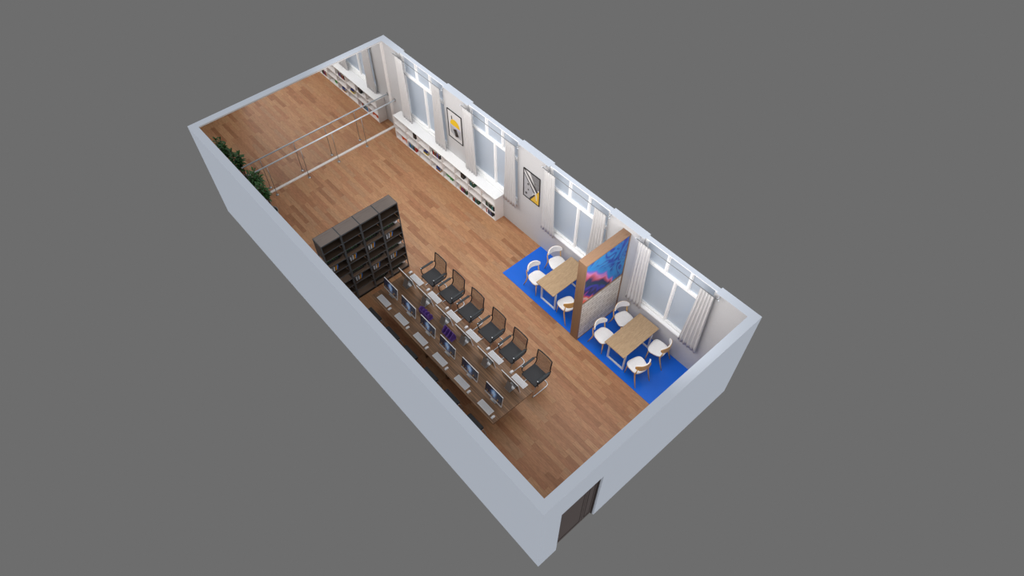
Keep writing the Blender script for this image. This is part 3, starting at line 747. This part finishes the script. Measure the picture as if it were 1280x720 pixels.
MX = [5.58, 6.30, 7.04, 7.77, 8.557, 9.37]; MWD = 0.545
def make_monitor():
    """local: screen faces -y, foot centre at origin"""
    r = empty('computer_monitor'); hw = MWD / 2; tl = Matrix.Translation((0, -0.0, 0.085)) @ Matrix.Rotation(math.radians(-9), 4, 'X')
    z0, z1 = 0.0, 0.36
    MB().box(-hw, hw, -0.006, 0.012, z0, z1, 0.003).xf(tl).build('housing', M['kb_white'], r)
    MB().box(-hw + 0.004, hw - 0.004, 0.0122, 0.0145, z0 + 0.004, z1 - 0.006).xf(tl).build('back_cover', M['back_gloss'], r)
    MB().box(-hw + 0.004, hw - 0.004, -0.0085, -0.006, z0 + 0.058, z1 - 0.004).xf(tl).build('bezel', M['black'], r)
    s_ = MB().box(-hw + 0.020, hw - 0.020, -0.001, 0.0, -0.138, 0.138).build('screen', M['screen'], r)
    s_.matrix_local = tl @ Matrix.Translation((0, -0.0088, 0.208))
    MB().box(-hw + 0.003, hw - 0.003, -0.009, -0.006, z0 + 0.002, z0 + 0.056).xf(tl).build('chin', M['kb_white'], r)
    MB().prism([(-0.02, 0.006), (0.15, 0.006), (0.15, 0.0), (-0.02, 0)], 'x', -0.085, 0.085).prism([(0.15, 0.0), (0.142, 0.0), (0.052, 0.22), (0.06, 0.225)], 'x', -0.075, 0.075).build('stand', M['aluminium'], r)
    # small fruit-shaped mark on the back
    lg = MB().prism(arc(0, 0.25, 0.02, 0.02, 50, 310, 16) + [(0.005, 0.25)], 'y', 0.0147, 0.0155).prism([(0.0, 0.275), (0.008, 0.288), (0.012, 0.284), (0.005, 0.273)], 'y', 0.0147, 0.0155)
    lg.xf(tl).build('logo', M['kb_white'], r)
    return r
def make_keyboard():
    r = empty('keyboard'); MB().box(-0.2, 0.2, -0.075, 0.075, 0, 0.012, 0.003).build('base', M['kb_white'], r)
    kk = MB()
    for j in range(5):
        n = 15
        for i in range(n):
            if j == 0 and 4 <= i <= 9:
                if i == 4: kk.box(-0.19 + 4 * 0.0255, -0.19 + 10 * 0.0255 - 0.003, -0.062 + 0, -0.062 + 0.0205, 0.012, 0.016)
                continue
            kk.box(-0.19 + i * 0.0255, -0.19 + (i + 1) * 0.0255 - 0.003, -0.062 + j * 0.025, -0.062 + j * 0.025 + 0.0205, 0.012, 0.016)
    kk.build('keys', M['kb_key'], r); return r
def make_mouse():
    r = empty('computer_mouse')
    prof = []
    mb = MB(); vs = []; fs = []; n = 16; R = 6
    for j in range(R + 1):
        ph = math.pi / 2 * j / R
        for i in range(n):
            a = 2 * math.pi * i / n; vs.append((0.031 * math.cos(ph) * math.cos(a), 0.052 * math.cos(ph) * math.sin(a), 0.004 + 0.028 * math.sin(ph)))
    for j in range(R):
        for i in range(n): fs.append((j * n + i, j * n + (i + 1) % n, (j + 1) * n + (i + 1) % n, (j + 1) * n + i))
    fs.append(tuple(range(n - 1, -1, -1)))
    mb.add(vs, fs, True).build('body', M['kb_white'], r)
    MB().box(-0.029, 0.029, -0.048, 0.048, 0, 0.005, 0.002).build('base', M['kb_key'], r)
    return r
PLACE = ['first', 'second', 'third', 'fourth', 'fifth', 'sixth']
mon0 = make_monitor(); kb0 = make_keyboard(); ms0 = make_mouse(); first = True
for i in range(6):
    xm = MX[i] + MWD / 2
    for side in (0, 1):
        mo = mon0 if first else copy_tree(mon0); kb = kb0 if first else copy_tree(kb0); ms = ms0 if first else copy_tree(ms0); first = False
        sd = 'left-wall side' if side == 0 else 'window side'
        rz = 0 if side == 0 else math.pi
        mo.location = (xm, 1.265 if side == 0 else 1.81, 0.75); mo.rotation_euler.z = rz
        kb.location = (xm + 0.008 if side == 0 else xm + 0.02, 1.045 if side == 0 else 2.02, 0.75); kb.rotation_euler.z = rz
        ms.location = (xm + 0.29 if side == 0 else xm - 0.275, 1.01 if side == 0 else 2.045, 0.75); ms.rotation_euler.z = rz
        wh = '%s from the bookcases on desk\'s %s' % (PLACE[i], sd)
        tag(mo, ('slim monitor with blue wallpaper, ' if side == 0 else 'slim monitor seen from behind, ') + wh, 'monitor', 'monitors on the long desk')
        tag(kb, 'white keyboard, ' + wh, 'keyboard', 'keyboards on the long desk')
        tag(ms, 'white mouse, ' + wh, 'mouse', 'mice on the long desk')

# purple racks of four fins
def rack(x, y, rz, label):
    r = empty('desk_rack', (x, y, 0.75), rz)
    MB().prism([(-0.19, 0), (0.19, 0), (0.19, 0.14), (-0.19, 0.14)], 'y', -0.012, 0.0).box(-0.19, 0.19, 0.0, 0.13, 0, 0.008).build('panel', M['purple'], r)
    for k in range(4):
        xx = -0.16 + k * 0.10
        MB().prism([(0.0, 0.008), (0.13, 0.008), (0.13, 0.10), (0.04, 0.22), (0.0, 0.18)], 'x', xx, xx + 0.022).build('fin', M['purple'], r)
    tag(r, label, 'desk rack', 'purple racks on the long desk')
rack(6.86, 1.50, 0, 'purple desk rack with its flat back towards the third left-side monitor')
rack(7.67, 1.66, math.pi, 'purple desk rack with four upright fins facing the fourth left-side monitor')

# ------------------------------------------------------------------ office chairs
def make_office_chair(arms=True):
    """local: sitter faces -y, seat centre at origin"""
    r = empty('office_chair'); hw = 0.225
    MB().box(-hw, hw, -0.22, 0.2, 0.43, 0.47, 0.008).build('seat', M['seat_cloth'], r)
    bp = [(0.19, 0.455), (0.235, 0.50), (0.255, 0.58), (0.245, 0.70), (0.262, 0.82), (0.285, 0.98)]
    vs = []; fs = []; n = 8
    for y, z in bp:
        for i in range(n + 1):
            x = -hw + 0.012 + (2 * hw - 0.024) * i / n; vs.append((x, y + 0.018 * (1 - (2 * i / n - 1) ** 2), z))
    for j in range(len(bp) - 1):
        for i in range(n): a = j * (n + 1) + i; fs.append((a, a + 1, a + n + 2, a + n + 1))
    br = MB().add(vs, fs, True).build('backrest', M['meshback'], r)
    br.modifiers.new('thick', 'SOLIDIFY').thickness = 0.003
    fr = MB()
    for q in (-1, 1): fr.tube([(q * hw, -0.2, 0.445), (q * hw, 0.1, 0.445)] + [(q * hw, y, z) for y, z in bp], 0.013, 8)
    fr.tube([(-hw, bp[-1][0], 0.98), (-hw * 0.5, bp[-1][0] + 0.014, 0.985), (hw * 0.5, bp[-1][0] + 0.014, 0.985), (hw, bp[-1][0], 0.98)], 0.013, 8)
    fr.tube([(-hw, -0.21, 0.445), (hw, -0.21, 0.445)], 0.01, 8)
    fr.build('back_frame', M['navy'], r)
    for q in ((-1, 1) if arms else ()):
        x = q * (hw + 0.035)
        a = MB().tube([(x, -0.155, 0.45), (x, -0.175, 0.55), (x, -0.165, 0.655)], 0.012, 8).tube([(q * hw, -0.13, 0.45), (x, -0.155, 0.45)], 0.011, 8)
        a.tube([(x, 0.19, 0.665), (x, 0.235, 0.66), (q * hw, 0.248, 0.645)], 0.010, 8).build('arm_support', M['black'], r)
        MB().box(x - 0.03, x + 0.03, -0.19, 0.20, 0.655, 0.68, 0.008).build('armrest', M['navy'], r)
        b_ = MB().lathe([(0.016, 0), (0.016, 0.012), (0.010, 0.016)], (x, -0.175, 0.68), 12).build('cap', M['chrome'], r)
    xq = hw - 0.005
    base = []
    for q in (-1, 1):
        pts = [(q * xq, 0.02, 0.42), (q * xq, -0.12, 0.418), (q * xq, -0.19, 0.39), (q * xq, -0.225, 0.30), (q * xq, -0.27, 0.05), (q * xq, -0.265, 0.018), (q * xq, -0.235, 0.012), (q * xq, 0.17, 0.012), (q * (xq - 0.02), 0.22, 0.012), (q * (xq - 0.07), 0.245, 0.012)]
        base.append(pts)
    MB().tube(base[0] + base[1][::-1], 0.0115, 10).build('sled_base', M['chrome'], r)
    MB().tube([(-xq, 0.0, 0.42), (xq, 0.0, 0.42)], 0.011, 8).build('cross_bar', M['chrome'], r)
    return r
CX = [5.865, 6.585, 7.315, 8.095, 8.85, 9.655]
CXL = [5.825, 6.57, 7.285, 8.06, 8.83, 9.645]
oc0 = make_office_chair(); st0 = make_office_chair(False); first = True
for side in (0, 1):
    for i in range(6):
        if side == 0: o = st0 if i == 0 else copy_tree(st0)
        else: o = oc0 if first else copy_tree(oc0); first = False
        o.location = ((CX if side else CXL)[i], 2.51 if side else 0.575, 0); o.rotation_euler.z = 0 if side else math.pi
        tag(o, '%s, %s from the bookcases, on desk\'s %s' % ('black mesh-back office chair with armrests' if side else 'armless chair with charcoal seat', PLACE[i], 'window side' if side else 'left-wall side'), 'chair', 'office chairs at the long desk')

# ------------------------------------------------------------------ dining tables and chairs
def make_table():
    r = empty('dining_table'); hx, hy = 0.3, 0.606
    MB().box(-hx, hx, -hy, hy, 0.722, 0.75, 0.003).build('tabletop', M['table_oak'], r)
    for q in (-1, 1):
        y = q * 0.45; t = 0.02
        MB().box(-0.26, 0.26, y - t, y + t, 0, 0.03).box(-0.26, -0.225, y - t, y + t, 0.03, 0.722).box(0.225, 0.26, y - t, y + t, 0.03, 0.722).box(-0.225, 0.225, y - t, y + t, 0.695, 0.722).build('leg_frame', M['kb_white'], r)
    return r
def rounded(w, d, t, n=10):
    """rounded trapezoid outline: wider towards +x"""
    pts = []
    for i in range(48):
        a = 2 * math.pi * i / 48; c, s_ = math.cos(a), math.sin(a)
        e = 0.62
        x = d / 2 * math.copysign(abs(c) ** e, c); y = w / 2 * math.copysign(abs(s_) ** e, s_)
        y *= 1 + t * x / (d / 2); pts.append((x, y))
    return pts
def make_dining_chair():
    """local: sitter faces +x, seat centre at origin"""
    r = empty('dining_chair')
    out = rounded(0.42, 0.41, 0.10); mb = MB(); vs = []; fs = []; n = len(out)
    ringz = [(0.92, 0.425), (1.0, 0.437), (1.0, 0.452), (0.96, 0.462), (0.8, 0.462), (0.4, 0.455), (0.02, 0.453)]
    for s_, z in ringz: vs += [(x * s_, y * s_, z) for x, y in out]
    for j in range(len(ringz) - 1):
        for i in range(n): fs.append((j * n + i, j * n + (i + 1) % n, (j + 1) * n + (i + 1) % n, (j + 1) * n + i))
    fs += [tuple(range(n - 1, -1, -1)), tuple((len(ringz) - 1) * n + i for i in range(n))]
    mb.add(vs, fs, True).build('seat', M['chair_white'], r)
    under = MB(); vs = []; fs = []
    for s_, z in ((0.85, 0.408), (0.97, 0.412), (0.99, 0.436), (0.8, 0.436)): vs += [(x * s_, y * s_, z) for x, y in out]
    for j in range(3):
        for i in range(n): fs.append((j * n + i, j * n + (i + 1) % n, (j + 1) * n + (i + 1) % n, (j + 1) * n + i))
    fs += [tuple(range(n - 1, -1, -1)), tuple(3 * n + i for i in range(n))]
    under.add(vs, fs, True).build('seat_rim', M['oak'], r)
    # curved backrest band: white pad in front of an oak shell
    def band(r0, r1, z0, z1, name, m_, bul=0.0):
        vs = []; fs = []; n = 18; R = 5
        for i in range(n + 1):
            a = math.radians(180 - 54 + 108 * i / n); u = abs(2 * i / n - 1)
            zz0 = z0 + (z1 - z0) * 0.36 * u ** 4; zz1 = z1 - (z1 - z0) * 0.30 * u ** 4
            for rr, zz in ((r0, zz0), (r0 + 0.0, (zz0 + zz1) / 2), (r0, zz1), (r1, zz1), (r1, zz0)):
                vs.append((0.02 + rr * math.cos(a), rr * 0.93 * math.sin(a), zz))
        for i in range(n):
            for k in range(5): fs.append((i * 5 + k, i * 5 + (k + 1) % 5, (i + 1) * 5 + (k + 1) % 5, (i + 1) * 5 + k))
        fs += [(0, 1, 2, 3, 4), tuple(n * 5 + k for k in (4, 3, 2, 1, 0))]
        MB().add(vs, fs, False).build(name, m_, r)
    band(0.252, 0.274, 0.63, 0.825, 'back_pad', M['chair_white'])
    band(0.2745, 0.283, 0.625, 0.820, 'back_shell', M['oak'])
    for q in (-1, 1):
        MB().tube([(0.15, q * 0.15, 0.42), (0.175, q * 0.175, 0.0)], [0.017, 0.011], 10).build('leg', M['oak'], r)
        MB().tube([(-0.20, q * 0.185, 0.69), (-0.195, q * 0.19, 0.60), (-0.16, q * 0.185, 0.42), (-0.20, q * 0.19, 0.26), (-0.29, q * 0.2, 0.0)], [0.010, 0.013, 0.018, 0.017, 0.011], 10).build('leg', M['oak'], r)
    return r
tb0 = make_table(); ch0 = make_dining_chair(); first = True
SETS = [(8.176, 'table nearer the mirror'), (10.496, 'table nearer the door wall')]
CH = [(-0.55, -0.33, -4, 'mirror-side room seat'), (-0.56, 0.38, -16, 'mirror-side window seat'), (0.54, -0.34, 180 - 13, 'door-side room seat'), (0.55, 0.36, 180 + 10, 'door-side window seat')]
for i, (xc, nm) in enumerate(SETS):
    t_ = tb0 if i == 0 else copy_tree(tb0)
    t_.location = (xc, 4.782, 0.012)
    tag(t_, 'oak-topped dining table with white frame legs, ' + ('on the mirror side of the art partition' if i == 0 else 'between the art partition and the near end wall'), 'table', 'dining tables on the blue mat')
    for j, (ox, oy, rz, nm2) in enumerate(CH):
        if i == 0 and j == 3: continue
        c_ = ch0 if first else copy_tree(ch0); first = False
        c_.location = (xc + ox, 4.782 + oy, 0.012); c_.rotation_euler.z = math.radians(rz)
        tag(c_, 'white dining chair with oak legs, %s of %s' % (nm2, nm), 'chair', 'white dining chairs on the blue mat')
